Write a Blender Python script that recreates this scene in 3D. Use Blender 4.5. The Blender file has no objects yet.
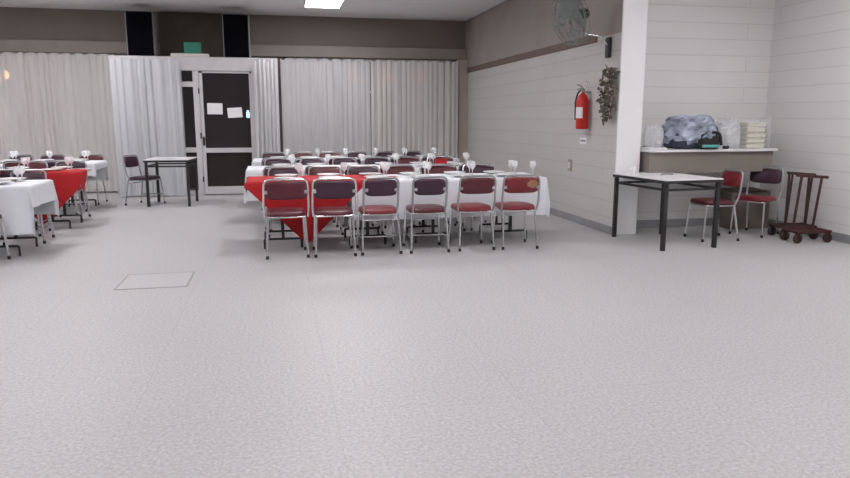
import bpy, math, random
from mathutils import Vector, Matrix
random.seed(7)
sc = bpy.context.scene
col = sc.collection
PI = math.pi

# ------------------------------------------------------------------ mesh helpers
class MB:
    def __init__(s): s.v = []; s.f = []; s.sm = []
    def _add(s, vs, fs, smooth=False):
        n = len(s.v); s.v += [tuple(v) for v in vs]
        for f in fs: s.f.append(tuple(n+i for i in f)); s.sm.append(smooth)
        return s
    def box(s, c, d, rz=0, rx=0, ry=0, bev=0.0):
        x, y, z = d[0]/2, d[1]/2, d[2]/2
        M = Matrix.Rotation(rz, 3, 'Z') @ Matrix.Rotation(ry, 3, 'Y') @ Matrix.Rotation(rx, 3, 'X')
        C = Vector(c)
        if bev <= 0:
            vs = [C+M@Vector((a*x, b*y, e*z)) for a in (-1,1) for b in (-1,1) for e in (-1,1)]
            return s._add(vs, [(0,1,3,2),(4,6,7,5),(0,4,5,1),(2,3,7,6),(0,2,6,4),(1,5,7,3)])
        b = min(bev, x*.9, y*.9, z*.9)
        # chamfered box: three verts per corner
        vs = []; idx = {}
        for a in (-1,1):
            for bb in (-1,1):
                for e in (-1,1):
                    for k in range(3):
                        p = [a*(x-b), bb*(y-b), e*(z-b)]
                        p[k] = (a*x, bb*y, e*z)[k]
                        idx[a,bb,e,k] = len(vs); vs.append(C+M@Vector(p))
        fs = []
        g = lambda a,bb,e,k: idx[a,bb,e,k]
        for a in (-1,1):
            q = [g(a,-1,-1,0),g(a,1,-1,0),g(a,1,1,0),g(a,-1,1,0)]; fs.append(q if a>0 else q[::-1])
            q = [g(-1,a,-1,1),g(-1,a,1,1),g(1,a,1,1),g(1,a,-1,1)]; fs.append(q if a>0 else q[::-1])
            q = [g(-1,-1,a,2),g(1,-1,a,2),g(1,1,a,2),g(-1,1,a,2)]; fs.append(q if a>0 else q[::-1])
        for a in (-1,1):
            for bb in (-1,1):
                fs.append((g(a,bb,-1,0),g(a,bb,-1,1),g(a,bb,1,1),g(a,bb,1,0)))
                fs.append((g(a,-1,bb,0),g(a,-1,bb,2),g(a,1,bb,2),g(a,1,bb,0)))
                fs.append((g(-1,a,bb,1),g(-1,a,bb,2),g(1,a,bb,2),g(1,a,bb,1)))
        for a in (-1,1):
            for bb in (-1,1):
                for e in (-1,1): fs.append((g(a,bb,e,0),g(a,bb,e,1),g(a,bb,e,2)))
        return s._add(vs, fs)
    def tube(s, pts, r, n=8, closed=False):
        P = [Vector(p) for p in pts]; m = len(P); rings = []
        up = None
        for i in range(m):
            if closed: t = P[(i+1)%m]-P[i-1]
            elif i == 0: t = P[1]-P[0]
            elif i == m-1: t = P[-1]-P[-2]
            else: t = (P[i+1]-P[i]).normalized()+(P[i]-P[i-1]).normalized()
            t.normalize()
            if up is None:
                up = Vector((0,0,1)) if abs(t.z) < .9 else Vector((1,0,0))
            u = up - t*up.dot(t)
            if u.length < 1e-4: u = t.orthogonal()
            u.normalize(); up = u; w = t.cross(u)
            rr = r[i] if isinstance(r, (list, tuple)) else r
            rings.append([P[i]+(u*math.cos(a)+w*math.sin(a))*rr for a in (2*PI*k/n for k in range(n))])
        vs = [v for g in rings for v in g]; fs = []
        for i in range(m if closed else m-1):
            j = (i+1) % m
            for k in range(n):
                l = (k+1) % n
                fs.append((i*n+k, i*n+l, j*n+l, j*n+k))
        s._add(vs, fs, True)
        if not closed:
            s._add(rings[0], [tuple(range(n))[::-1]]); s._add(rings[-1], [tuple(range(n))])
        return s
    def lathe(s, prof, c=(0,0,0), n=20):
        vs = []; fs = []
        for r, z in prof:
            for k in range(n):
                a = 2*PI*k/n; vs.append((c[0]+r*math.cos(a), c[1]+r*math.sin(a), c[2]+z))
        for i in range(len(prof)-1):
            for k in range(n):
                l = (k+1) % n; fs.append((i*n+k, i*n+l, (i+1)*n+l, (i+1)*n+k))
        return s._add(vs, fs, True)
    def grid(s, fn, nu, nv, smooth=True, wrap=False):
        vs = [fn(i/(nu if wrap else nu), j/nv) for j in range(nv+1) for i in range(nu+(0 if wrap else 1))]
        w = nu if wrap else nu+1; fs = []
        for j in range(nv):
            for i in range(nu):
                k = (i+1) % w if wrap else i+1
                fs.append((j*w+i, j*w+k, (j+1)*w+k, (j+1)*w+i))
        return s._add(vs, fs, smooth)
    def build(s, name, m, parent=None, loc=None):
        me = bpy.data.meshes.new(name); me.from_pydata(s.v, [], s.f)
        me.polygons.foreach_set('use_smooth', s.sm); me.update()
        o = bpy.data.objects.new(name, me); col.objects.link(o)
        if m: me.materials.append(m)
        if parent: o.parent = parent
        if loc: o.location = loc
        return o

def fillet(pts, r, n=4):
    P = [Vector(p) for p in pts]; out = [P[0]]
    for i in range(1, len(P)-1):
        a = (P[i-1]-P[i]); b = (P[i+1]-P[i]); rr = min(r, a.length*.49, b.length*.49)
        p0 = P[i]+a.normalized()*rr; p1 = P[i]+b.normalized()*rr
        for k in range(n+1):
            t = k/n; out.append(p0*(1-t)**2+P[i]*2*t*(1-t)+p1*t*t)
    out.append(P[-1]); return out

def tag(o, label=None, cat=None, group=None, kind=None):
    if label: o['label'] = label
    if cat: o['category'] = cat
    if group: o['group'] = group
    if kind: o['kind'] = kind
    return o
def empty(name, loc=(0,0,0), rz=0):
    o = bpy.data.objects.new(name, None); col.objects.link(o)
    o.location = loc; o.rotation_euler = (0,0,rz); o.empty_display_size = .1
    return o
def copy_tree(o, parent=None):
    c = o.copy(); col.objects.link(c)
    if parent: c.parent = parent
    for ch in list(o.children): copy_tree(ch, c)
    return c
def struct(mb, name, m, parent=None):
    o = mb.build(name, m, parent)
    if parent is None: o['kind'] = 'structure'
    return o

# ------------------------------------------------------------------ materials
def mat(name, colr, rough=.5, metal=0.0, var=0.0, scale=8.0, bump=0.0, bscale=60.0, spec=.5, emit=None, estr=0.0, alpha=1.0, trans=0.0):
    m = bpy.data.materials.new(name); m.use_nodes = True
    nt = m.node_tree; b = nt.nodes['Principled BSDF']
    b.inputs['Base Color'].default_value = (*colr, 1); b.inputs['Roughness'].default_value = rough
    b.inputs['Metallic'].default_value = metal; b.inputs['Specular IOR Level'].default_value = spec
    b.inputs['Transmission Weight'].default_value = trans
    if emit: b.inputs['Emission Color'].default_value = (*emit, 1); b.inputs['Emission Strength'].default_value = estr
    if alpha < 1: b.inputs['Alpha'].default_value = alpha
    tc = nt.nodes.new('ShaderNodeTexCoord')
    if var > 0:
        n = nt.nodes.new('ShaderNodeTexNoise'); n.inputs['Scale'].default_value = scale; n.inputs['Detail'].default_value = 4
        r = nt.nodes.new('ShaderNodeValToRGB')
        r.color_ramp.elements[0].position = .3; r.color_ramp.elements[1].position = .7
        r.color_ramp.elements[0].color = (*[max(0, c*(1-var)) for c in colr], 1)
        r.color_ramp.elements[1].color = (*[min(1, c*(1+var)) for c in colr], 1)
        nt.links.new(tc.outputs['Object'], n.inputs['Vector']); nt.links.new(n.outputs['Fac'], r.inputs['Fac'])
        nt.links.new(r.outputs['Color'], b.inputs['Base Color'])
    if bump > 0:
        n2 = nt.nodes.new('ShaderNodeTexNoise'); n2.inputs['Scale'].default_value = bscale
        bp = nt.nodes.new('ShaderNodeBump'); bp.inputs['Strength'].default_value = bump; bp.inputs['Distance'].default_value = .01
        nt.links.new(tc.outputs['Object'], n2.inputs['Vector']); nt.links.new(n2.outputs['Fac'], bp.inputs['Height'])
        nt.links.new(bp.outputs['Normal'], b.inputs['Normal'])
    return m

def block_mat(name, colr, axis, joint=.86):
    # painted block masonry: 0.2 m courses; axis = which world axis runs along the wall
    m = mat(name, colr, .55); nt = m.node_tree; b = nt.nodes['Principled BSDF']
    g = nt.nodes.new('ShaderNodeNewGeometry'); sx = nt.nodes.new('ShaderNodeSeparateXYZ'); cb = nt.nodes.new('ShaderNodeCombineXYZ')
    nt.links.new(g.outputs['Position'], sx.inputs[0])
    nt.links.new(sx.outputs[axis], cb.inputs[0]); nt.links.new(sx.outputs[2], cb.inputs[1])
    br = nt.nodes.new('ShaderNodeTexBrick'); nt.links.new(cb.outputs[0], br.inputs['Vector'])
    br.inputs['Scale'].default_value = 1; br.inputs['Brick Width'].default_value = 4.0; br.inputs['Row Height'].default_value = .2
    br.inputs['Mortar Size'].default_value = .007; br.inputs['Mortar Smooth'].default_value = .3
    c2 = [c*.97 for c in colr]
    br.inputs['Color1'].default_value = (*colr, 1); br.inputs['Color2'].default_value = (*c2, 1)
    br.inputs['Mortar'].default_value = (*[c*joint for c in colr], 1)
    n = nt.nodes.new('ShaderNodeTexNoise'); n.inputs['Scale'].default_value = 1.3; n.inputs['Detail'].default_value = 5
    nt.links.new(g.outputs['Position'], n.inputs['Vector'])
    mr = nt.nodes.new('ShaderNodeMapRange'); mr.inputs['To Min'].default_value = .93; mr.inputs['To Max'].default_value = 1.05
    nt.links.new(n.outputs['Fac'], mr.inputs['Value'])
    mx = nt.nodes.new('ShaderNodeVectorMath'); mx.operation = 'SCALE'
    nt.links.new(br.outputs['Color'], mx.inputs[0]); nt.links.new(mr.outputs[0], mx.inputs['Scale'])
    nt.links.new(mx.outputs[0], b.inputs['Base Color'])
    bp = nt.nodes.new('ShaderNodeBump'); bp.invert = True; bp.inputs['Strength'].default_value = .6; bp.inputs['Distance'].default_value = .006
    nt.links.new(br.outputs['Fac'], bp.inputs['Height']); nt.links.new(bp.outputs['Normal'], b.inputs['Normal'])
    return m

def floor_mat():
    m = mat('terrazzo', (.6,.6,.6), .45, spec=.3); nt = m.node_tree; b = nt.nodes['Principled BSDF']
    g = nt.nodes.new('ShaderNodeNewGeometry'); L = nt.links.new
    n1 = nt.nodes.new('ShaderNodeTexNoise'); n1.inputs['Scale'].default_value = 55; n1.inputs['Detail'].default_value = 6; n1.inputs['Roughness'].default_value = .75
    L(g.outputs['Position'], n1.inputs['Vector'])
    r = nt.nodes.new('ShaderNodeValToRGB'); e = r.color_ramp.elements
    e[0].position = .36; e[0].color = (.37,.365,.37,1); e[1].position = .62; e[1].color = (.575,.57,.575,1)
    L(n1.outputs['Fac'], r.inputs['Fac'])
    n2 = nt.nodes.new('ShaderNodeTexNoise'); n2.inputs['Scale'].default_value = .7; n2.inputs['Detail'].default_value = 3
    L(g.outputs['Position'], n2.inputs['Vector'])
    mr = nt.nodes.new('ShaderNodeMapRange'); mr.inputs['To Min'].default_value = .92; mr.inputs['To Max'].default_value = 1.06
    L(n2.outputs['Fac'], mr.inputs['Value'])
    # expansion joints: cross joint every 3.4 m, lengthwise joints every 0.94 m
    br = nt.nodes.new('ShaderNodeTexBrick'); br.offset = 0
    mp = nt.nodes.new('ShaderNodeMapping'); mp.inputs['Location'].default_value = (-.24, -3.18+6.8, 0)
    L(g.outputs['Position'], mp.inputs['Vector']); L(mp.outputs[0], br.inputs['Vector'])
    br.inputs['Scale'].default_value = 1; br.inputs['Brick Width'].default_value = .95; br.inputs['Row Height'].default_value = 3.4
    br.inputs['Mortar Size'].default_value = .004; br.inputs['Mortar Smooth'].default_value = .5
    br.inputs['Color1'].default_value = br.inputs['Color2'].default_value = (1,1,1,1); br.inputs['Mortar'].default_value = (.90,.90,.90,1)
    m1 = nt.nodes.new('ShaderNodeVectorMath'); m1.operation = 'SCALE'
    L(r.outputs['Color'], m1.inputs[0]); L(mr.outputs[0], m1.inputs['Scale'])
    m2 = nt.nodes.new('ShaderNodeVectorMath'); m2.operation = 'MULTIPLY'
    L(m1.outputs[0], m2.inputs[0]); L(br.outputs['Color'], m2.inputs[1]); L(m2.outputs[0], b.inputs['Base Color'])
    return m

def sheer_mat(name, colr, through):
    m = bpy.data.materials.new(name); m.use_nodes = True; nt = m.node_tree; nt.nodes.remove(nt.nodes['Principled BSDF'])
    out = nt.nodes['Material Output']; L = nt.links.new
    d = nt.nodes.new('ShaderNodeBsdfDiffuse'); t = nt.nodes.new('ShaderNodeBsdfTranslucent'); tr = nt.nodes.new('ShaderNodeBsdfTransparent')
    tc = nt.nodes.new('ShaderNodeTexCoord'); mp = nt.nodes.new('ShaderNodeMapping'); mp.inputs['Scale'].default_value = (3,3,.35)
    n = nt.nodes.new('ShaderNodeTexNoise'); n.inputs['Scale'].default_value = 3
    L(tc.outputs['Object'], mp.inputs[0]); L(mp.outputs[0], n.inputs['Vector'])
    r = nt.nodes.new('ShaderNodeValToRGB'); r.color_ramp.elements[0].position=.3; r.color_ramp.elements[1].position=.7
    r.color_ramp.elements[0].color = (*[c*.93 for c in colr],1); r.color_ramp.elements[1].color = (*[min(1,c*1.05) for c in colr],1)
    L(n.outputs['Fac'], r.inputs['Fac']); L(r.outputs['Color'], d.inputs['Color'])
    t.inputs['Color'].default_value = (*colr,1)
    a = nt.nodes.new('ShaderNodeMixShader'); a.inputs[0].default_value = .25
    L(d.outputs[0], a.inputs[1]); L(t.outputs[0], a.inputs[2])
    c = nt.nodes.new('ShaderNodeMixShader'); c.inputs[0].default_value = through
    L(a.outputs[0], c.inputs[1]); L(tr.outputs[0], c.inputs[2]); L(c.outputs[0], out.inputs['Surface'])
    return m
def glass_mat(name, colr=(1,1,1), fac=.8, rough=.05):
    # thin clear sheet / plastic: transparent with glossy reflection
    m = bpy.data.materials.new(name); m.use_nodes = True; nt = m.node_tree; b = nt.nodes['Principled BSDF']
    b.inputs['Base Color'].default_value = (*colr,1); b.inputs['Roughness'].default_value = rough
    b.inputs['Alpha'].default_value = 1-fac
    n = nt.nodes.new('ShaderNodeTexNoise'); n.inputs['Scale'].default_value = 6
    mr = nt.nodes.new('ShaderNodeMapRange'); mr.inputs['To Min'].default_value = rough; mr.inputs['To Max'].default_value = rough+.08
    nt.links.new(n.outputs['Fac'], mr.inputs['Value']); nt.links.new(mr.outputs[0], b.inputs['Roughness'])
    return m

M = {
 'floor': floor_mat(),
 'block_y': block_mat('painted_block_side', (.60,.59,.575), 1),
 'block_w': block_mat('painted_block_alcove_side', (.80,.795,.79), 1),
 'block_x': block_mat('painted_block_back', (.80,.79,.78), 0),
 'pillar': mat('white_pillar_paint', (.90,.90,.91), .5, var=.015),
 'greige': mat('greige_plaster', (.36,.325,.30), .8, var=.06, scale=2),
 'taupe': mat('taupe_plaster', (.215,.185,.165), .8, var=.06, scale=2),
 'lintel': mat('beige_lintel', (.30,.27,.24), .75, var=.06, scale=3),
 'panel': mat('dark_brown_panel', (.075,.058,.048), .6, var=.15, scale=4),
 'strip': mat('brown_strip', (.17,.125,.105), .7, var=.1, scale=4),
 'pilaster': mat('beige_pilaster', (.42,.38,.33), .7, var=.05, scale=3),
 'ceiling': mat('ceiling_paint', (.86,.85,.85), .85, var=.03, scale=1.5),
 'base': mat('grey_skirting_tile', (.30,.30,.31), .4, var=.1, scale=6),
 'outside': mat('night_asphalt', (.03,.03,.035), .9, var=.2),
 'white_frame': mat('white_aluminium', (.62,.61,.62), .4, var=.03),
 'glass': glass_mat('window_glass', (.05,.040,.036), .6, .03),
 'black': mat('black_cloth_grille', (.003,.003,.005), .95, spec=.05, var=.2, scale=200),
 'grey_edge': mat('grey_cabinet', (.22,.21,.22), .5, var=.05),
 'green': mat('green_sign_face', (.02,.15,.10), .4, var=.08, scale=5, emit=(.03,.4,.24), estr=.05),
 'off_white': mat('off_white_plastic', (.7,.68,.64), .5, var=.03),
 'paper': mat('white_paper', (.85,.85,.86), .8, var=.02),
 'curtain': sheer_mat('sheer_white_curtain', (.82,.82,.83), .07),
 'curtain_warm': sheer_mat('cream_sheer_curtain', (.85,.835,.825), .07),
 'curtain_blue': sheer_mat('cool_white_curtain', (.74,.76,.79), .02),
 'chrome': mat('chrome_tube', (.72,.72,.74), .22, 1.0, var=.05),
 'steel_dull': mat('dull_steel', (.42,.42,.43), .4, .8, var=.1),
 'rubber': mat('black_rubber', (.02,.02,.02), .7, var=.1),
 'maroon': mat('maroon_vinyl', (.105,.017,.026), .38, var=.12, scale=10, bump=.1, bscale=120),
 'dark_maroon': mat('dark_plum_vinyl', (.05,.018,.035), .4, var=.12, scale=10, bump=.1, bscale=120),
 'red_vinyl': mat('red_vinyl', (.20,.018,.026), .38, var=.1, scale=10, bump=.1, bscale=120),
 'foam': mat('tan_foam', (.36,.20,.11), .9, var=.12, scale=30),
 'white_cloth': mat('white_tablecloth_fabric', (.76,.785,.83), .85, var=.02, scale=5, bump=.08, bscale=30),
 'red_cloth': mat('red_tablecloth_fabric', (.46,.010,.015), .8, var=.06, scale=5, bump=.08, bscale=30),
 'table_top': mat('grey_laminate', (.5,.5,.5), .5, var=.04),
 'dark_metal': mat('dark_painted_steel', (.035,.033,.035), .45, .3, var=.15),
 'brown_metal': mat('dark_brown_steel', (.06,.028,.026), .5, .3, var=.15),
 'red_metal': mat('oxide_red_steel', (.075,.022,.022), .5, .3, var=.2),
 'laminate': mat('white_laminate', (.80,.80,.81), .35, var=.015),
 'plate': mat('white_porcelain', (.86,.86,.87), .2, var=.01),
 'drink': glass_mat('clear_drinking_glass', (.95,.96,.98), .55, .03),
 'ext_red': mat('extinguisher_red', (.60,.018,.012), .3, var=.05),
 'leaf': mat('dried_leaf_grey_brown', (.16,.13,.11), .9, var=.35, scale=20),
 'fan_green': mat('grey_green_enamel', (.22,.25,.24), .4, .2, var=.08),
 'navy': mat('navy_plastic', (.025,.035,.07), .35, var=.15),
 'teal': mat('teal_panel', (.12,.42,.42), .4, var=.1),
 'wrap': mat('crumpled_blue_plastic', (.33,.37,.46), .2, var=.5, scale=9, bump=.6, bscale=14),
 'clear_wrap': glass_mat('clear_plastic_wrap', (.85,.87,.9), .62, .15),
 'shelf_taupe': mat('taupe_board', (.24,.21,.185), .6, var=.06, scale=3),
 'carton': mat('grey_brown_card', (.17,.145,.12), .85, var=.12, scale=5),
 'cream': mat('cream_plastic', (.76,.75,.66), .45, var=.03),
 'lamp': mat('lamp_diffuser', (1,1,1), .5, emit=(1,.965,.985), estr=16),
 'orange_lamp': mat('sodium_lamp', (1,.5,.1), .5, emit=(1,.38,.07), estr=26),
 'warm_lamp': mat('warm_lamp', (1,.7,.4), .5, emit=(1,.55,.25), estr=2.2),
 'blue_lamp': mat('blue_lamp', (.3,.5,1), .5, emit=(.15,.4,1), estr=14),
 'hatch': mat('hatch_lid', (.49,.485,.49), .45, var=.06, scale=40),
 'gap': mat('dark_gap', (.36,.36,.36), .8, var=.1),
}

# ------------------------------------------------------------------ setting
XW, XA, YB, YA, H = 4.0, 6.36, 14.5, 8.12, 3.42        # hall wall, alcove wall, back wall, alcove back, ceiling
XL, YF = -7.4, -4.5
struct(MB().box(((XL+XA)/2, (YF+YB+.2)/2, -.05), (XA-XL+.4, YB-YF+.4, .1)), 'floor', M['floor'])
struct(MB().box(((XL+XA)/2, (YF+YB+.2)/2, H+.05), (XA-XL+.4, YB-YF+.4, .1)), 'ceiling', M['ceiling'])
# hall right wall: lower painted block, upper taupe plaster
YP = 7.68
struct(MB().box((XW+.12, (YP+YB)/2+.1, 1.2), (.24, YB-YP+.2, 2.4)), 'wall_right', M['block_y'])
struct(MB().box((XW+.12, (YP+YB)/2+.1, 2.91), (.24, YB-YP+.2, 1.02)), 'wall_right_upper', M['greige'])
struct(MB().box((XW-.01, (8.3+YB)/2, 2.40), (.03, YB-8.3, .10), bev=.004), 'trim_1', M['strip'])
struct(MB().box((XW+.160, (YP-.02+YA)/2, H/2), (.31, YA-YP+.02, H), bev=.004), 'pillar', M['pillar'])
struct(MB().box(((XW+.24+XA+.2)/2, YA+.12, H/2), (XA+.2-XW-.24, .24, H)), 'wall_alcove', M['block_x'])
struct(MB().box((XA+.1, (YF+YA)/2, H/2), (.2, YA-YF, H)), 'wall_alcove_right', M['block_w'])
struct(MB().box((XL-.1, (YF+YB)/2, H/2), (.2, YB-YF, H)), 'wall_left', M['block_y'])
struct(MB().box(((XL+XA)/2, YF-.1, H/2), (XA-XL+.4, .2, H)), 'wall_front', M['block_x'])
# skirtings
struct(MB().box((XW-.008, (YP+YB)/2, .05), (.016, YB-YP, .10), bev=.003), 'baseboard_right', M['base'])
struct(MB().box((XA-.008, (YF+YA)/2, .05), (.016, YA-YF, .10), bev=.003), 'baseboard_alcove_right', M['base'])
struct(MB().box(((XW+.315+XA)/2, YA-.008, .05), (XA-XW-.315, .016, .10), bev=.003), 'baseboard_alcove', M['base'])
# back wall with window and door openings
wb = MB()
def wbox(x0,x1,z0,z1): wb.box(((x0+x1)/2, YB+.1, (z0+z1)/2), (x1-x0, .2, z1-z0))
wbox(XL, XW, 2.62, H); wbox(XL,-6.9,0,2.62); wbox(-2.95,-2.7,0,2.62); wbox(-.1,.3,0,2.62); wbox(3.75,XW+.2,0,2.62)
wbox(-6.9,-2.95,0,.35); wbox(.3,3.75,0,.35); wbox(-2.7,-.1,2.3,2.62)
struct(wb, 'wall_back', M['taupe'])
struct(MB().box(((XL+XW)/2, YB-.06, 2.73), (XW-XL, .12, .22), bev=.006), 'trim_2', M['lintel'])
struct(MB().box((-1.43, YB-.14, 3.0), (1.30, .04, .80)), 'trim_3', M['panel'])
struct(MB().box((XW-.10, YB-.12, 1.31), (.20, .24, 2.62), bev=.006), 'pilaster', M['pilaster'])
def window(i, x0, x1, n):
    f = MB()
    for z in (.38, 1.95, 2.59): f.box(((x0+x1)/2, YB+.08, z), (x1-x0, .06, .06))
    for k in range(n+1): f.box((x0+.03+(x1-x0-.06)*k/n, YB+.08, 1.48), (.06, .06, 2.27))
    w = struct(f, f'window_{i}', M['white_frame'])
    for k in range(n):
        a = x0+.06+(x1-x0-.12)*k/n; b = x0+.06+(x1-x0-.12)*(k+1)/n
        MB().box(((a+b)/2, YB+.08, 1.48), (b-a-.05, .01, 2.16)).build('pane', M['glass'], w)
window(1, -6.9, -2.95, 4); window(2, .3, 3.75, 4)
# entrance lobby with the glazed door (front plane at YD)
YD = 13.35
lob = empty('door_1', (0,0,0)); lob['kind'] = 'structure'
fr = MB()
fr.box((-1.35, YD+.04, 2.38), (2.9, .08, .24), bev=.006)                 # head beam
fr.box((-1.35, (YD+YB)/2, 2.48), (2.9, YB-YD-.12, .04))                  # lobby roof
for x in (-2.77, .07): fr.box((x, YD+.04, 1.13), (.06, .08, 2.26))
for x in (-1.36,): fr.box((x, YD+.04, 1.13), (.10, .08, 2.26))
fr.box((-1.63, YD+.04, 1.13), (.05, .08, 2.26))
fr.box((-.34, YD+.04, 1.13), (.07, .08, 2.26))
for z in (.05, .84, 2.02): fr.box((-1.5, YD+.04, z), (.22, .06, .09))
for x in (-2.78, .08): fr.box((x, (YD+YB)/2+.02, 1.2), (.04, YB-YD-.1, 2.4))
fr.box((-2.2, YD+.04, .04), (1.1, .06, .08)); fr.box((-.12, YD+.04, .04), (.36, .06, .08))
fr.build('frame', M['white_frame'], lob)
MB().box((-1.495, YD+.04, 1.15), (.21, .01, 2.2)).build('side_glass', M['glass'], lob)
MB().box((-2.2, YD+.04, 1.15), (1.1, .01, 2.2)).build('side_glass', M['glass'], lob)
MB().box((-.12, YD+.04, 1.15), (.36, .01, 2.2)).build('side_glass', M['glass'], lob)
lf = MB()
for x in (-1.275, -.395): lf.box((x, YD+.03, 1.12), (.06, .05, 2.2), bev=.004)
for z, h in ((.09,.14), (.83,.085), (2.235,.03)): lf.box((-.83, YD+.03, z), (.83, .05, h), bev=.004)
leaf = lf.build('door_leaf', M['white_frame'], lob)
MB().box((-.835, YD+.03, 1.548), (.82, .01, 1.35)).build('upper_glass', M['glass'], leaf)
MB().box((-.835, YD+.03, .475), (.82, .01, .63)).build('lower_glass', M['glass'], leaf)
hd = MB().box((-1.27, YD, 1.0), (.04, .015, .16)); hd.tube([(-1.27,YD,1.04),(-1.27,YD-.045,1.04),(-1.16,YD-.045,1.04)], .01)
hd.build('door_handle', M['dark_metal'], leaf)
hg = MB()
for z in (.3,1.1,1.9): hg.tube([(-1.315,YD-.005,z-.05),(-1.315,YD-.005,z+.05)], .012)
hg.build('hinge', M['dark_metal'], leaf)

# dark outside
struct(MB().box((-1.5, 22, -.06), (26, 14.4, .1)), 'ground', M['outside'])
w = sc.world or bpy.data.worlds.new('night'); sc.world = w; w.use_nodes = True
w.node_tree.nodes['Background'].inputs[0].default_value = (.006,.007,.012,1)
w.node_tree.nodes['Background'].inputs[1].default_value = 1
def out_lamp(x, y, z, m, sx, label):
    r = empty('street_lamp', (x,y,0))
    MB().tube([(0,0,-.01),(0,0,z-.05)], .04).build('pole', M['dark_metal'], r)
    MB().lathe([(0,-.1),(.07*sx,-.09),(.11*sx,-.03),(.11*sx,.04),(.06*sx,.1),(0,.11)], (0,0,z), 14).build('lamp_head', m, r)
    return tag(r, label, 'lamp')
out_lamp(-5.45, 16.0, 2.30, M['orange_lamp'], 1.6, 'orange lamp glowing through the far left curtain')
out_lamp(1.85, 16.2, 2.33, M['warm_lamp'], 1.5, 'small warm lamp dimly seen through the right curtain, left of its seam')
out_lamp(2.62, 16.2, 2.33, M['warm_lamp'], 2.0, 'dim warm lamp seen through the curtain just right of its seam')
out_lamp(3.35, 16.2, 2.35, M['warm_lamp'], 2.0, 'dim warm lamp behind the rightmost curtain near the corner')
out_lamp(-.56, 16.0, 1.48, M['blue_lamp'], .3, 'tiny bright blue light seen through the door glass')

# ------------------------------------------------------------------ ceiling lamps
def ceiling_lamp(x, y, label):
    r = empty('ceiling_light', (x, y, H))
    b = MB()
    for s in (-1,1):
        b.box((s*.31, 0, -.03), (.02, 1.24, .06)); b.box((0, s*.61, -.03), (.64, .02, .06))
    b.box((0,0,-.005), (.6,1.2,.01))
    b.build('housing', M['off_white'], r)
    MB().box((0,0,-.04), (.58, 1.18, .02)).build('diffuser', M['lamp'], r)
    return tag(r, label, 'ceiling light', 'ceiling lights')
ceiling_lamp(.91, 12.38, 'bright rectangular ceiling light near the top of the picture')
k = 0
for y in (8.7, 5.2, 1.7):
    for x in (-3.2, .91, 5.0):
        if x > 4 and y > 7.5: continue
        k += 1
        ceiling_lamp(x, y, 'unseen extra ceiling light added to brighten the curtains')
ceiling_lamp(-6.3, 11.7, 'unseen extra ceiling light added to brighten the curtains')  # extra unseen panel, added to brighten the back curtains
ceiling_lamp(-3.2, 11.75, 'unseen extra ceiling light added to brighten the curtains')

# ------------------------------------------------------------------ things on the lobby and back wall
def speaker(x, label):
    r = empty('loudspeaker', (x, YD+.28, 2.501))
    MB().box((0,.01,.39), (.475,.34,.78), bev=.012).build('cabinet', M['grey_edge'], r)
    MB().box((0,-.165,.39), (.435,.02,.75), bev=.006).build('front_grille', M['black'], r)
    tag(r, label, 'speaker', 'loudspeakers above the door')
speaker(-2.27, 'tall black loudspeaker above the door, left of the green sign')
speaker(-.62, 'tall black loudspeaker above the door, right of the green sign')
r = empty('exit_sign', (-1.44, YD+.1, 2.501))
MB().box((0,0,.03), (.66,.10,.06), bev=.01).build('lamp_bar', M['off_white'], r)
MB().box((.05,-.0,.16), (.30,.03,.20), bev=.006).build('sign_face', M['green'], r)
tag(r, 'small green sign on a pale bar above the door', 'sign')
for (x, z, wd, hh, rot, lab) in ((-1.05, 1.585, .27, .20, .01, 'white paper notice taped on the door glass, left one'), (-.70, 1.515, .26, .18, -.06, 'white paper notice taped on the door glass, lower right one')):
    o = MB().box((0,0,0), (wd, .003, hh), ry=rot).build('paper_notice', M['paper'], loc=(x, YD+.021, z))
    tag(o, lab, 'paper', 'papers on the door')

def curtain(name, x0, x1, y, z0, z1, m, label, per=.115, amp=.022, flare=0, group='curtains along the back wall', seed=0, lift=0):
    rnd = random.Random(seed); n = max(60, int((x1-x0)/.0125)); ph = [rnd.uniform(0,6.28) for _ in range(6)]
    def fn(u, v):
        x = u*(x1-x0); t = v
        wob = .35*math.sin(x*2.1+ph[0])+.25*math.sin(x*5.3+ph[1])
        a = 2*PI*x/per + 4.2*wob + 1.1*math.sin(x*13+ph[2]) + .25*math.sin(3*t+ph[2])
        A = amp*(.65+.35*math.sin(x*3.7+ph[3]))*(.75+.35*(1-t))
        yy = A*math.sin(a)+.4*A*math.sin(2.3*a+ph[4])
        zz = z0+(z1-z0)*t
        if t > .985: zz -= .04*(.5+.5*math.sin(2*PI*x/.24+ph[0]*math.sin(x)))**3
        if t < .02: zz += lift*math.sin(x*1.7+ph[5])
        xx = x0+x + flare*(1-t)*(u-.5)*(x1-x0) + .35*A*math.cos(a)
        return (xx, y+yy, zz)
    mb = MB().grid(fn, n, 40)
    o = mb.build(name, m)
    return tag(o, label, 'curtain', group)
curtain('curtain', -7.0, -4.45, 14.22, .03, 2.60, M['curtain_warm'], 'white sheer curtain at the far left edge, orange glow behind it', seed=1)
curtain('curtain', -4.45, -2.88, 14.22, .03, 2.60, M['curtain_warm'], 'white sheer curtain between the far left curtain and the door lobby', seed=2)
curtain('curtain', .16, 1.93, 14.22, .03, 2.58, M['curtain'], 'white sheer curtain right of the door, behind the centre tables', seed=3)
curtain('curtain', 1.95, 3.77, 14.22, .03, 2.58, M['curtain_warm'], 'cream sheer curtain at the right end of the back wall, by the corner', seed=4)
curtain('door_curtain', -2.76, -1.62, YD-.07, .02, 2.45, M['curtain_blue'], 'long cool white curtain left of the door, behind the small table', per=.17, amp=.024, seed=5, group='door curtains')
curtain('door_curtain', -.33, .06, YD-.08, .05, 2.47, M['curtain'], 'narrow bunched white curtain at the right side of the door', per=.085, amp=.032, seed=6, group='door curtains')

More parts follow.
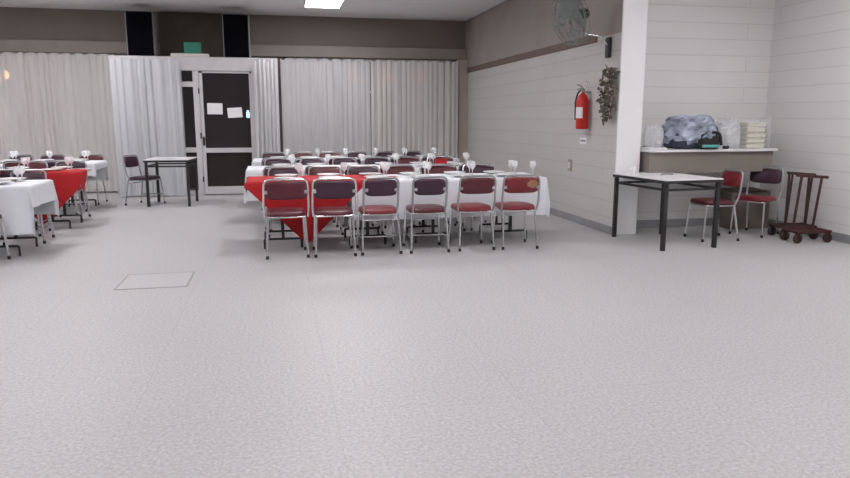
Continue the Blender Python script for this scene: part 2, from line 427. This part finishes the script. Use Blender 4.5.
# right wall: extinguisher, tag, ornament, fan, outlet
r = empty('fire_extinguisher', (XW-.10, 8.44, 1.27))
MB().lathe([(0,0),(.072,.0),(.08,.02),(.08,.36),(.06,.42),(.025,.45),(.022,.47),(0,.47)], n=20).build('cylinder', M['ext_red'], r)
vm = MB().box((0,0,.49), (.05,.05,.05), bev=.008); vm.tube([(0,0,.515),(-.05,-.04,.55),(-.12,-.08,.56)], .008); vm.tube([(0,0,.515),(-.05,-.03,.51),(-.11,-.07,.50)], .007)
vm.build('valve', M['steel_dull'], r)
MB().tube(fillet([(0,.02,.50),(-.02,.10,.48),(-.05,.11,.36),(-.05,.10,.12)], .05), .010).build('hose', M['rubber'], r)
def lab(u,v):
    a = PI+.35+(u-.5)*1.7; return (.0815*math.cos(a), .0815*math.sin(a), .14+.14*v)
MB().grid(lab, 10, 1).build('paper_label', M['paper'], r)
MB().box((.06,0,.47),(.09,.03,.03)).build('wall_bracket', M['steel_dull'], r)
pb = MB().tube(fillet([(.03,-.02,.52),(-.0,-.03,.58),(.02,-.05,.61),(.04,-.03,.56)],.03), .009); pb.build('pull_ring', M['off_white'], r)
tag(r, 'red fire extinguisher hanging on the right wall', 'fire extinguisher')
tg = MB().box((0,0,0), (.008,.20,.085), bev=.002).build('sign_plate', M['paper'], loc=(XW-.005, 8.58, 1.115))
MB().box((-.0046,0,.0),(.002,.15,.02)).build('printed_strip', M['grey_edge'], tg)
tag(tg, 'small white plate on the wall under the fire extinguisher', 'sign')
ou = MB().box((0,0,0),(.02,.10,.16),bev=.004).build('wall_outlet', M['pilaster'], loc=(XW-.011, 8.97, .77))
MB().box((-.011,0,.0),(.004,.06,.08)).build('socket', M['off_white'], ou)
tag(ou, 'small beige outlet box low on the right wall', 'outlet')
r = empty('hanging_ornament', (XW-.03, 7.745, 1.88))
MB().tube([(.005,0,.12),(-.0,0,-.1),(-.02,.03,-.5)], .006).build('cord', M['leaf'], r)
rnd = random.Random(3)
lm = MB()
for i in range(260):
    t = rnd.random(); rad = .035+.055*math.sin(PI*min(1,t*1.15))
    c = Vector((-.05+rnd.uniform(-1,.6)*rad, .06*t+rnd.uniform(-1,1)*rad*1.3, .12-.63*t))
    d = Vector((rnd.uniform(-1,1), rnd.uniform(-1,1), rnd.uniform(-1.2,.3))).normalized(); l = rnd.uniform(.04,.08)
    sd = d.cross(Vector((rnd.uniform(-1,1),rnd.uniform(-1,1),rnd.uniform(-1,1)))).normalized()*l*.35
    nn = d.cross(sd).normalized()*.006
    lm._add([c, c+d*l*.5+sd+nn, c+d*l, c+d*l*.5-sd+nn, c+d*l*.5-nn], [(0,1,4),(1,2,4),(2,3,4),(3,0,4),(0,3,2,1)], False)
lm.build('dried_leaves', M['leaf'], r)
for (dy, dz) in ((-.06,-.02),(-.02,-.22),(.03,-.38),(-.05,-.15)):
    MB().lathe([(0,-.03),(.025,-.02),(.032,0),(.024,.022),(0,.03)], (-.10,dy+.04,dz), 10).build('dried_fruit', M['pilaster'] if dz>-.1 else M['leaf'], r)
tag(r, 'bunch of dried grey brown leaves hanging beside the white pillar', 'ornament')

r = empty('wall_fan', (XW, 7.95, 2.25))
MB().box((-.02,0,0),(.04,.10,.24),bev=.01).build('wall_mount', M['dark_metal'], r)
MB().tube(fillet([(-.03,0,.03),(-.12,0,.13),(-.34,0,.15),(-.36,0,.34)],.05), .014).build('arm', M['chrome'], r)
ax = Vector((-.93,-.12,-.28)).normalized()
q = Vector((0,0,1)).rotation_difference(ax).to_matrix()
hub = Vector((-.36,0,.38))
def T(p): return tuple(hub+q@Vector(p))
mt = MB(); mt.lathe([(0,-.06),(.05,-.06),(.065,-.03),(.065,.07),(.03,.10),(0,.10)], n=16); mt.v = [T(v) for v in mt.v]; mt.build('motor', M['dark_metal'], r)
cg = MB(); R = .31
for zz, rr in ((.19,R),(.12,R*.97),(.25,R*.97),(.29,R*.6),(.09,R*.6),(.30,R*.25)):
    cg.tube([T((rr*math.cos(a), rr*math.sin(a), zz)) for a in (2*PI*k/32 for k in range(32))], .004 if rr<R else .007, 6, True)
for k in range(40):
    a = 2*PI*k/40; c_, s_ = math.cos(a), math.sin(a)
    cg.tube([T((x*c_, x*s_, z)) for x, z in ((.06,.07),(R*.6,.09),(R*.97,.12),(R,.19),(R*.97,.25),(R*.6,.29),(.04,.305))], .0022, 4)
cg.build('cage', M['fan_green'], r)
for k in range(4):
    a0 = k*PI/2
    def bl(u, v, a0=a0):
        rr = .04+.23*v; wd = (.35+.45*math.sin(PI*min(1,v*.75+.15)))
        a = a0+(u-.5)*wd*1.6; return T((rr*math.cos(a), rr*math.sin(a), .19+(u-.5)*.07))
    MB().grid(bl, 6, 8).build('blade', M['fan_green'], r)
tag(r, 'grey green wall fan with round wire cage high beside the pillar', 'fan')

# floor hatch
r = empty('floor_hatch', (-1.06, 6.28, 0))
hf = MB()
for s in (-1,1): hf.box((s*.285,0,.002),(.018,.588,.004)); hf.box((0,s*.285,.002),(.552,.018,.004))
hf.build('rim', M['gap'], r)
MB().box((0,0,.0015),(.552,.552,.003)).build('lid', M['hatch'], r)
tag(r, 'square access cover set flush in the pale floor', 'floor hatch')

# ------------------------------------------------------------------ chairs
def make_chair(kind, pad, seatm):
    # kind A: wide hoop back; B: narrower back on wide base with low stretchers; C: wide dull hoop
    bw = {'A':.225,'B':.18,'C':.205}[kind]; fw = .195 if kind != 'C' else .185
    fm = M['chrome'] if kind != 'C' else M['chrome']
    hoopm = M['chrome'] if kind == 'A' else M['steel_dull']
    r = empty('stacking_chair')
    def seat(u, v):                                   # closed rounded cushion
        a = 2*PI*u; w, d = .20, .20; e = .45
        cx = math.copysign(abs(math.cos(a))**e, math.cos(a))*w; cy = math.copysign(abs(math.sin(a))**e, math.sin(a))*d
        prof = [(0,-.022),(.93,-.022),(1,-.012),(1,.010),(.95,.026),(.7,.034),(0,.036)]
        k = v*(len(prof)-1); i = min(int(k), len(prof)-2); f = k-i
        s_ = prof[i][0]*(1-f)+prof[i+1][0]*f; z = prof[i][1]*(1-f)+prof[i+1][1]*f
        return (cx*s_, .025+cy*s_, .445+z - .008*(cy*s_ < -.1))
    MB().grid(seat, 28, 6, wrap=True).build('seat', seatm, r)
    lean = -.06; zb, zt = .42, .805
    yb = -.17
    def by(z): return yb+lean*(z-zb)/(zt-zb)
    hoop = fillet([(-bw+.01,yb+.03,zb),(-bw,by(.52),.52),(-bw+(.012 if kind!='B' else 0),by(zt),zt),(bw-(.012 if kind!='B' else 0),by(zt),zt),(bw,by(.52),.52),(bw-.01,yb+.03,zb)], .065, 6)
    MB().tube(hoop, .0125, 8).build('back_frame', hoopm, r)
    zl, zh = (.615, .79) if kind != 'A' else (.60, .79)
    wi = bw-.012
    def pad_f(u, v):
        a = 2*PI*u; e = .4; cz_, hz = (zl+zh)/2, (zh-zl)/2
        cx = math.copysign(abs(math.cos(a))**e, math.cos(a))*wi; cz = math.copysign(abs(math.sin(a))**e, math.sin(a))*hz
        prof = [(0,-.022),(.75,-.020),(.96,-.012),(1,0),(.96,.014),(.75,.022),(0,.024)]
        k = v*(len(prof)-1); i = min(int(k), len(prof)-2); f = k-i
        s_ = prof[i][0]*(1-f)+prof[i+1][0]*f; y = prof[i][1]*(1-f)+prof[i+1][1]*f
        x = cx*s_; z = cz_+cz*s_
        return (x, by(z)-y-.02*(1-(x/wi)**2)+.006, z)
    MB().grid(pad_f, 28, 6, wrap=True).build('backrest', pad, r)
    for s in (-1,1):
        MB().box((s*(bw-.028), by(.68)-.018, .68), (.035,.012,.035), bev=.004).build('bracket', M['chrome'], r)
    for s in (-1,1):
        for f in (-1,1):
            top = (s*(fw-.01), -.15 if f<0 else .19, .425); bot = (s*(fw+.008), -.22 if f<0 else .225, .02)
            lg = MB().tube([top, bot], .0125, 8).build('leg', fm, r)
            d = (Vector(bot)-Vector(top)).normalized()
            MB().tube([Vector(bot)-d*.015, Vector(bot)+d*.018], .016, 8).build('rubber_foot', M['rubber'], lg)
    sf = MB().tube(fillet([(-fw+.01,-.16,.418),(-fw+.01,.20,.418),(fw-.01,.20,.418),(fw-.01,-.16,.418)],.04), .011, 8)
    sf.tube([(-fw+.01,-.16,.418),(fw-.01,-.16,.418)], .011, 8)
    sf.build('seat_frame', fm, r)
    if kind == 'B':
        st = MB()
        for s in (-1,1): st.tube([(s*(fw+.003),-.20,.16),(s*(fw+.003),.21,.16)], .008, 6)
        st.tube([(-fw,-.16,.36),(fw,-.16,.36)], .008, 6); st.tube([(-fw-.002,-.0,.16),(fw+.002,-.0,.16)], .008, 6)
        st.build('stretcher', fm, r)
    return r
PROTO = {}
USED = set()
def chair(kind, pad, seatm, x, y, rz, label, group=None, part_labels=None):
    key = (kind, pad, seatm)
    if key not in PROTO: PROTO[key] = make_chair(kind, M[pad], M[seatm]); o = PROTO[key]
    else: o = copy_tree(PROTO[key])
    o.location = (x, y, 0); o.rotation_euler = (0,0,rz)
    for k_ in ('label','category','group'):
        if k_ in o: del o[k_]
    return tag(o, label, 'chair', group)
ORD = ['first','second','third','fourth','fifth','sixth']

front = [('A','maroon','maroon',.085,'left one before the red cloth'), ('A','dark_maroon','maroon',.575,'second from left, before the red cloth'),
         ('B','dark_maroon','red_vinyl',1.05,'third from left'), ('B','dark_maroon','maroon',1.565,'fourth from left'),
         ('C','maroon','red_vinyl',2.08,'fifth from left, maroon back'), ('C','red_vinyl','red_vinyl',2.58,'rightmost, with a torn tan patch')]
GC = 'chairs around the centre tables'
fl = ['leftmost front row chair in front of the red cloth, seen from behind', 'second front row chair from the left, back turned, before the red cloth',
      'third front row chair from the left, dark back and red seat, before white cloth', 'fourth front row chair from the left, dark back and dull maroon seat',
      'fifth front row chair from the left, maroon back in a grey frame', 'rightmost front row chair, its red back torn to tan foam at the corner']
for i, (kd, pd, sm_, x, _) in enumerate(front):
    o = chair(kd, pd, sm_, x, 7.235-.015*(i%2), [.02,-.015,.01,.0,.02,-.05][i], fl[i], GC)
# torn patch on the last front chair
def torn(u, v):
    a = 2*PI*u; rr = v*(.06+.004*math.sin(4*a+.5)+.004*math.sin(7*a))
    x = .115+rr*math.cos(a)*1.05; z = .715+rr*math.sin(a)*.72
    return (x, -.17-.06*(z-.42)/.385-.02*(1-(x/.193)**2)+.006-.0225, z)
tp = MB().grid(torn, 24, 4, wrap=True).build('torn_foam', M['foam'], o); tp['label'] = 'torn corner showing tan foam'

pads = ['maroon','dark_maroon','dark_maroon']
rowname = ['front','middle','back']
YR = [7.52, 9.48, 11.42]; TW = .75
for rix in range(3):
    y0 = YR[rix]; y1 = y0+TW
    for side in (0,1):
        if rix == 0 and side == 0: continue
        for i in range(6):
            x = [.10,.60,1.08,1.58,2.10,2.62][i] + random.uniform(-.015,.015) - (.12 if rix==2 else .04*rix)
            yy = (y0-.28 if side == 0 else y1+.29) + random.uniform(-.01,.04)*(1 if side else -1)
            kd = random.choice('ABC'); pd = random.choice(pads)
            if rix == 0 and side == 1: pd = ['dark_maroon','maroon','dark_maroon','maroon','maroon','dark_maroon'][i]
            if rix == 1 and side == 0 and i == 4: pd = 'red_vinyl'
            rz = (0 if side == 0 else PI)+random.uniform(-.06,.06)
            where = ('near' if side == 0 else 'far')
            lab_ = f'{ORD[i]} maroon chrome chair from the left on the {where} side of the {rowname[rix]} centre tables'
            chair(kd, pd, random.choice(['maroon','maroon','red_vinyl']), x, yy, rz, lab_, GC)
# left block
YL = [7.65, 9.50, 11.42]
GL = 'chairs around the left tables'
for rix in range(3):
    y0 = YL[rix]; y1 = y0+TW
    for side in (0,1):
        n = [1,2][side] if rix == 0 else (2 if rix == 1 else 3)
        for i in range(n):
            x = -2.84-.52*i-(.26 if rix==2 else 0)+random.uniform(-.04,.04); yy = (y0-.27 if side == 0 else y1+.28)+random.uniform(-.01,.02)*(1 if side else -1)
            if rix == 1 and side == 0: x = -3.02-.55*i
            pd = ['maroon','dark_maroon','dark_maroon'][(i+rix+side)%3]
            lab_ = f'{["rightmost","second","third"][i]} chair{"" if i==0 else " from the right"} on the {"near" if side==0 else "far"} side of the {rowname[rix]} left table'
            chair(random.choice('BC'), pd, 'maroon' if rix else 'dark_maroon', x, yy, (0 if side==0 else PI)+random.uniform(-.08,.08), lab_, GL)

# ------------------------------------------------------------------ trestle tables
def make_table(L=1.65):
    r = empty('trestle_table')
    MB().box((0,0,.72), (L, TW, .03), bev=.006).build('tabletop', M['table_top'], r)
    ap = MB()
    for s in (-1,1): ap.box((0,s*(TW/2-.09),.687), (L-.3,.03,.036))
    ap.build('rail', M['dark_metal'], r)
    for sx in (-1,1):
        for sy in (-1,1):
            x, y = sx*(L/2-.36), sy*.27
            l = MB().box((x,y,.40), (.032,.032,.57))
            l.tube(fillet([(x-.20,y,.0),(x-.20,y,.105),(x+.20,y,.105),(x+.20,y,.0)],.02), .013, 8)
            l.build('leg', M['dark_metal'], r)
        st = MB().box((sx*(L/2-.36),0,.32), (.022,.50,.022)); st.build('stretcher', M['dark_metal'], r)
    return r
tproto = None
tables = []
def table(xc, yc, label, group):
    global tproto
    if tproto is None: tproto = make_table(); o = tproto
    else: o = copy_tree(tproto)
    o.location = (xc, yc, 0)
    return tag(o, label, 'table', group)
XT = [(-.31,1.345),(1.355,3.05)]
for rix in range(3):
    for k_, (a,b) in enumerate(XT):
        table((a+b)/2, YR[rix]+TW/2, f'{["left","right"][k_]} trestle table of the {rowname[rix]} centre row, dark metal feet', 'trestle tables of the centre block')
for rix in range(3):
    table([-3.295,-3.295,-3.555][rix], YL[rix]+TW/2, f'{rowname[rix]} trestle table of the left group, dark metal feet', 'trestle tables of the left group')

def drape(rect, center, half, rot, top, m, name, label, group, off=0.0, amp=.018, seed=0, step=.03, end_flare=1.0):
    x0,x1,y0,y1 = rect; rnd = random.Random(seed); p = [rnd.uniform(0,6.28) for _ in range(6)]
    cr, sr = math.cos(rot), math.sin(rot); cx, cy = center
    def fn(u, v):
        a = (u*2-1)*half[0]; b = (v*2-1)*half[1]
        x = cx+a*cr-b*sr; y = cy+a*sr+b*cr
        qx = min(max(x,x0),x1); qy = min(max(y,y0),y1); dx, dy = x-qx, y-qy
        ax_, ay_ = abs(dx), abs(dy); sx_ = math.copysign(1,dx); sy_ = math.copysign(1,dy)
        rr = .018
        if ax_ == 0 and ay_ == 0: return (x-cx, y-cy, top+off+.0015*math.sin(9*x+p[0])*math.sin(8*y+p[1]))
        if ax_ > 0 and ay_ > 0:
            lo, hi = min(ax_,ay_), max(ax_,ay_); drop = hi+.12*lo
            out = .13*lo+.012+off
            ang = .5 if hi == 0 else 1
            X = qx+sx_*(out*(.55+.45*ax_/hi)); Y = qy+sy_*(out*(.55+.45*ay_/hi))
        else:
            drop = ax_+ay_; t = min(1, drop/.25)
            s_ = y if ax_ > 0 else x
            wv = amp*t*(.6+.6*math.sin(s_*11+p[2]+.8*math.sin(s_*4+p[3]))+.3*math.sin(s_*23+p[4]))
            out = off+.012*min(1,drop/.02)+.03*drop*.5+max(0,wv)
            if ax_ > 0 and sx_ < 0: out = .003+(out-.003)*end_flare
            X = qx+(sx_*out if ax_ > 0 else 0); Y = qy+(sy_*out if ay_ > 0 else 0)
        if end_flare == 0 and ax_ > 0 and sx_ < 0: drop = min(drop, .13)     # that corner is tucked under
        z = top+off-max(0, drop-.006)
        return (X-cx, Y-cy, max(z, .012))
    nu = int(2*half[0]/step); nv = int(2*half[1]/step)
    o = MB().grid(fn, nu, nv).build(name, m, loc=(cx,cy,0))
    return tag(o, label, 'tablecloth', group)
ZT = .7375
def rectc(x0,x1,y0,y1): return ((x0+x1)/2,(y0+y1)/2), ((x1-x0)/2,(y1-y0)/2)
TC = 'tablecloths'
c, h = rectc(.80, 3.33, YR[0]-.44, YR[0]+TW+.42)
drape((-.35,3.05,YR[0],YR[0]+TW), c, h, 0, ZT, M['white_cloth'], 'tablecloth', 'white tablecloth on the front centre tables, hanging behind four front chairs', TC, seed=1)
drape((-.315,3.05,YR[0],YR[0]+TW), (.31,YR[0]+.40), (.775,.775), PI/4, ZT, M['red_cloth'], 'tablecloth', 'red tablecloth hanging to a point between the two leftmost front chairs', TC, off=.006, seed=2, amp=.008, end_flare=.0)
c, h = rectc(-.72, 3.35, YR[1]-.42, YR[1]+TW+.4)
drape((-.38,3.05,YR[1],YR[1]+TW), c, h, 0, ZT, M['white_cloth'], 'tablecloth', 'white tablecloth on the middle centre tables, its left end hanging free', TC, seed=3)
c, h = rectc(-.60, 3.25, YR[2]-.36, YR[2]+TW+.36)
drape((-.36,3.05,YR[2],YR[2]+TW), c, h, 0, ZT, M['white_cloth'], 'tablecloth', 'white tablecloth on the centre tables nearest the curtains', TC, seed=4)
c, h = rectc(-4.4, -2.22, YL[0]-.50, YL[0]+TW+.4)
drape((-4.17,-2.45,YL[0],YL[0]+TW), c, h, .0, ZT, M['white_cloth'], 'tablecloth', 'white tablecloth on the nearest table at the left edge', TC, seed=5)
c, h = rectc(-4.4, -2.95, YL[1]-.3, YL[1]+TW+.36)
drape((-4.17,-2.45,YL[1],YL[1]+TW), c, h, 0, ZT, M['white_cloth'], 'tablecloth', 'white tablecloth partly under the red cloth of the middle left table', TC, seed=6)
drape((-4.17,-2.45,YL[1],YL[1]+TW), (-2.9,YL[1]+.08), (.53,.53), PI/4, ZT, M['red_cloth'], 'tablecloth', 'red tablecloth draped over the right end of the middle left table', TC, off=.006, seed=7, amp=.008)
c, h = rectc(-4.66, -2.60, YL[2]-.2, YL[2]+TW+.34)
drape((-4.42,-2.71,YL[2],YL[2]+TW), c, h, 0, ZT, M['white_cloth'], 'tablecloth', 'white tablecloth on the far left table nearest the curtains', TC, seed=8)

# ------------------------------------------------------------------ place settings
ZP = ZT+.0085
def make_plate():
    return MB().lathe([(0,.004),(.07,.004),(.08,.003),(.13,.019),(.135,.023),(.131,.025),(.082,.010),(.07,.009),(0,.009)], n=24).build('dinner_plate', M['plate'])
def make_glass():
    return MB().lathe([(0,0),(.034,0),(.035,.003),(.006,.008),(.0045,.06),(.012,.075),(.034,.10),(.038,.125),(.032,.165),(.030,.165),(.035,.125),(.031,.10),(.008,.08),(0,.078)], n=14).build('wine_glass', M['drink'])
def make_napkin():
    mb = MB()
    def fn(u, v):
        a = 2*PI*u; rr = (.055*(1-v)**.8+.004)*(1+.22*math.cos(5*a)*(1-v*.4)); return (rr*math.cos(a), rr*math.sin(a), .01+.075*v)
    mb.grid(fn, 30, 6, wrap=True); return mb.build('napkin', M['paper'])
pp, gg = make_plate(), make_glass(); up = [False, False]
def setting(x, y, sgn, lab_):
    for k_, (proto, dx, dy) in enumerate(((pp,0,0),(gg,.15,.14*sgn))):
        if not up[k_]: o = proto; up[k_] = True
        else: o = proto.copy(); col.objects.link(o)
        o.location = (x+dx+random.uniform(-.015,.015), y+dy, ZP)
        tag(o, lab_[k_], ['plate','glass'][k_], ['plates on the tables','glasses on the tables'][k_])
for rix in range(3):
    for side in (0,1):
        for i in range(6):
            x = [.10,.60,1.08,1.58,2.10,2.62][i]-.03*rix; y = YR[rix]+(.17 if side == 0 else TW-.17)
            w_ = f'{ORD[i]} from the left on the {"near" if side==0 else "far"} edge of the {rowname[rix]} centre tables'
            setting(x, y, 1 if side == 0 else -1, ('white plate '+w_, 'clear stemmed glass '+w_))
    for side in (0,1):
        for i in range(3):
            x = -2.80-.52*i-(.26 if rix==2 else 0); y = YL[rix]+(.17 if side == 0 else TW-.17)
            w_ = f'{["rightmost","second from the right","third from the right"][i]} on the {"near" if side==0 else "far"} edge of the {rowname[rix]} left table'
            setting(x, y, 1 if side == 0 else -1, ('white plate, '+w_, 'clear stemmed glass, '+w_))
for (x, y, lb) in ((2.96, YR[0]+.18, 'clear stemmed glass by the front right corner of the front centre tables'),):
    o = gg.copy(); col.objects.link(o); o.location = (x, y, ZP); tag(o, lb, 'glass', 'glasses on the tables')
rb = MB().box((0,0,.045), (.16,.09,.09), bev=.006).build('red_box', M['red_cloth'], loc=(2.33, YR[1]+.24, ZP))
MB().box((0,-.0,.0915),(.15,.08,.004)).build('lid', M['red_vinyl'], rb)
tag(rb, 'small red box on the middle centre tables toward the right', 'box')

# ------------------------------------------------------------------ plain tables with square legs
def side_table(corners, h, name, label, edge=.03, leg=.04, items=None):
    # corners: four floor points (front-left, front-right, back-right, back-left)
    cx = sum(p[0] for p in corners)/4; cy = sum(p[1] for p in corners)/4
    ux = Vector((corners[1][0]-corners[0][0], corners[1][1]-corners[0][1])); w = ux.length; rz = math.atan2(ux.y, ux.x)
    vy = Vector((corners[3][0]-corners[0][0], corners[3][1]-corners[0][1])); d = vy.length
    r = empty(name, (cx,cy,0), rz)
    MB().box((0,0,h-.006), (w+.03, d+.03, .012), bev=.002).build('tabletop', M['laminate'], r)
    e = MB()
    for s in (-1,1):
        e.box((s*(w/2+.005),0,h-.012-edge/2), (.02,d+.03,edge)); e.box((0,s*(d/2+.005),h-.012-edge/2), (w+.03-.04,.02,edge))
    e.build('edge_frame', M['dark_metal'], r)
    ap = MB()
    for s in (-1,1):
        ap.box((s*(w/2-.02),0,h-.11), (.025,d-.06,.025)); ap.box((0,s*(d/2-.02),h-.11), (w-.06,.025,.025))
    ap.build('rail', M['dark_metal'], r)
    for sx in (-1,1):
        for sy in (-1,1):
            MB().box((sx*(w/2-.02), sy*(d/2-.02), (h-.012)/2), (leg,leg,h-.012)).build('leg', M['dark_metal'], r)
    return tag(r, label, 'table')
t1 = side_table([(4.02,6.58),(4.72,6.64),(4.64,7.62),(3.94,7.56)], .765, 'side_table', 'white topped table with black square legs before the white pillar')
t2 = side_table([(-2.04,11.72),(-1.37,11.68),(-1.33,12.45),(-2.0,12.49)], .76, 'side_table', 'small white topped table with dark legs by the glass door')
chair('B','dark_maroon','dark_maroon', -2.14, 12.12, -PI/2-.45, 'dark chair facing the small table by the glass door', 'chairs at the side tables')
chair('C','red_vinyl','maroon', 5.01, 7.16, PI/2-.05, 'red backed chrome chair beside the black legged table at right', 'chairs at the side tables')
chair('C','dark_maroon','red_vinyl', 5.74, 7.36, PI/2+.5, 'dark backed chrome chair beside the metal trolleys in the alcove', 'chairs at the side tables')
cp = MB().lathe([(0,0),(.03,0),(.036,.08),(.033,.08),(.028,.005),(0,.005)], n=16).build('plastic_cup', M['plate'], loc=(4.10,7.42,.766))
tag(cp, 'small white cup at the back left corner of the right table', 'cup')
sp_ = empty('serving_tongs', (4.28,7.12,.766), .5)
MB().tube([(0,0,.008),(.08,.012,.03),(.2,.004,.01)], [.006,.008,.012], 6).build('arm', M['steel_dull'], sp_)
MB().tube([(0,0,.008),(.08,-.03,.02),(.2,-.03,.01)], [.006,.008,.012], 6).build('arm', M['steel_dull'], sp_)
tag(sp_, 'grey metal tongs lying on the white topped right table', 'tongs')
nk = MB().box((0,0,.004),(.20,.14,.008),rz=.3,bev=.002).build('paper_napkin', M['paper'], loc=(4.45,7.28,.766)); tag(nk, 'folded grey white paper lying on the right table', 'paper')

# ------------------------------------------------------------------ alcove shelf and what stands on it
ZS = 1.04
sh = empty('wall_shelf', (5.195, YA, ZS))
MB().box((0,-.33,-.015), (1.73,.66,.03), bev=.004).build('shelf_board', M['laminate'], sh)
MB().box((0,-.60,-.155), (1.68,.02,.25)).build('dark_band_panel', M['shelf_taupe'], sh)  # taupe panel added to darken the band below the shelf board
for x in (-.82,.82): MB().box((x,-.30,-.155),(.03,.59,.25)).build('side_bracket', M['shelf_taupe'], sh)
tag(sh, 'white shelf on the alcove wall holding wrapped equipment', 'shelf')
def blob(c, size, n1=26, n2=14, rough=.12, seed=0, flat=True, pw=.6):
    rnd = random.Random(seed); ks = [(rnd.uniform(1,9), rnd.uniform(1,9), rnd.uniform(0,6.28), rnd.uniform(.3,1)) for _ in range(10)]
    def fn(u, v):
        a = 2*PI*u; t = PI*v
        sp = lambda c_: math.copysign(abs(c_)**pw, c_)
        x, y, z = sp(math.cos(a))*abs(math.sin(t))**pw, sp(math.sin(a))*abs(math.sin(t))**pw, -sp(math.cos(t))
        d = 1+rough*sum(w_*(abs(math.sin(k1*x*1.3+k2*z*1.1+k1*y+p_))-.6) for k1,k2,p_,w_ in ks)*.35
        zz = z*d
        if flat: zz = max(zz, -1)
        return (c[0]+x*d*size[0], c[1]+y*d*size[1], c[2]+zz*size[2])
    return MB().grid(fn, n1, n2, smooth=False, wrap=True)
ct = empty('storage_box', (5.96, 7.90, 0))
cm = MB().box((0,0,.24),(.56,.32,.48),bev=.008); cm.build('body', M['carton'], ct)
for s in (-1,1): MB().box((0,s*.10,.492),(.55,.155,.008),rx=s*.08).build('flap', M['carton'], ct)
tag(ct, 'grey brown box on the floor under the shelf, behind the alcove chairs', 'box')
# clear bag on a white tray
ty = MB().box((0,0,.012),(.22,.26,.024),bev=.006).build('tray', M['laminate'], loc=(4.46,7.62,ZS)); tag(ty, 'white tray at the left end of the shelf, under a clear bag', 'tray')
bg = blob((0,0,.125), (.085,.11,.125), rough=.25, seed=2).build('plastic_bag', M['clear_wrap'], loc=(4.46,7.62,ZS+.024)); tag(bg, 'puffed clear plastic bag at the left end of the shelf', 'bag')
# wrapped machine
mc = empty('wrapped_machine', (4.95,7.62,ZS))
MB().box((0,0,.15),(.60,.30,.28),bev=.04).build('housing', M['navy'], mc)
MB().box((.15,-.165,.08),(.26,.05,.15),bev=.02).build('front_panel', M['rubber'], mc)
MB().box((.15,-.193,.04),(.22,.012,.035),bev=.003).build('display_strip', M['teal'], mc)
MB().tube(fillet([(.0,-.18,.05),(.03,-.18,.19),(.27,-.18,.21),(.31,-.17,.05)],.07), .018, 8).build('hood_rim', M['rubber'], mc)
wr = blob((-.04,-.01,.22), (.29,.19,.165), 40, 20, rough=.30, seed=5).build('plastic_cover', M['wrap'], mc); wr['label'] = 'crumpled blue grey plastic cover'
tag(mc, 'dark machine under crumpled bluish plastic on the shelf', 'machine')
# clear wrap heap and small dark object
cw = blob((0,0,.17), (.13,.13,.17), 30, 16, rough=.35, seed=9).build('plastic_wrap', M['clear_wrap'], loc=(5.475,7.66,ZS)); tag(cw, 'crumpled clear plastic heap on the shelf between machine and cream containers', 'plastic wrap')
sm2 = MB().box((0,0,.02),(.07,.05,.04),bev=.01).build('stapler', M['rubber'], loc=(5.36,7.50,ZS)); tag(sm2, 'small dark object on the shelf front below the clear plastic', 'object')
for i in range(5):
    mb = MB().box((0,0,.029),(.26-.006*(i%2),.22,.05),bev=.012); mb.box((0,0,.056),(.27,.23,.012),bev=.004)
    o = mb.build('food_container', M['cream'], loc=(5.80+.006*((i*7)%3-1), 7.64, ZS+.064*i))
    tag(o, f'cream plastic container on the shelf, {["bottom","second up","middle","fourth up","topmost"][i]} of its stack', 'container', 'cream containers on the shelf')
rp = MB().box((0,0,.19),(.012,.20,.38),bev=.003).build('divider_panel', M['clear_wrap'], loc=(5.99,7.64,ZS)); tag(rp, 'clear upright panel at the right end of the shelf', 'panel')

# ------------------------------------------------------------------ trolleys
def trolley(x, y, rz, m, wm, label, posts, bar, double):
    r = empty('metal_trolley', (x,y,0), rz)
    b = MB()
    for s in (-1,1): b.tube([(-.22,s*.12,.13),(.22,s*.12,.13)], .016, 8); b.tube([(s*.21,-.12,.13),(s*.21,.12,.13)], .016, 8)
    b.tube([(-.22,0,.13),(.22,0,.13)], .016, 8)
    b.build('base_frame', m, r)
    hp = .77
    MB().tube([(bar[0],0,hp),(bar[1],0,hp-.03)], .017, 8).build('top_bar', m, r)
    for p0, p1 in posts:
        MB().tube([(p0,0,.13),(p1,0,hp-.01)], .015, 8).build('post', m, r)
        if double: MB().tube([(p0+.045,.05,.13),(p1+.05,.01,hp-.01)], .013, 8).build('post', m, r)
    for sx in (-1,1):
        for sy in (-1,1):
            c_ = empty('caster', (sx*.19, sy*.11, 0)); c_.parent = r
            w = MB(); w.lathe([(0,-.017),(.05,-.017),(.055,-.01),(.055,.01),(.05,.017),(0,.017)], n=16)
            w.v = [(v[0], v[2], v[1]+.055) for v in w.v]; w.f = [f[::-1] for f in w.f]
            w.build('wheel', wm, c_)
            f = MB().box((0,.024,.085),(.02,.006,.09)); f.box((0,-.024,.085),(.02,.006,.09)); f.box((0,0,.125),(.05,.056,.01))
            f.build('fork', m, c_)
    return tag(r, label, 'trolley', 'metal trolleys')
trolley(6.08, 7.12, -.05, M['brown_metal'], M['rubber'], 'dark brown metal trolley nearest the alcove wall, with upright double posts', [(-.105,-.105),(.16,.16)], (-.13,.24), True)
trolley(5.98, 6.78, -.05, M['red_metal'], M['brown_metal'], 'oxide red metal trolley in front of the dark one, slanting posts', [(-.18,-.125),(.07,.135)], (-.19,.21), False)

# ------------------------------------------------------------------ camera and view
cam = bpy.data.cameras.new('camera'); co = bpy.data.objects.new('camera', cam); col.objects.link(co)
cam.sensor_width = 36; cam.lens = 690/850*36; cam.clip_start = .05
co.location = (0,0,1.4); co.rotation_euler = (PI/2-math.radians(9.866), 0, -math.radians(12.167))
sc.camera = co
vs = sc.view_settings; vs.view_transform = 'Standard'; vs.look = 'None'; vs.gamma = 1; vs.use_curve_mapping = False; vs.exposure = 0.46
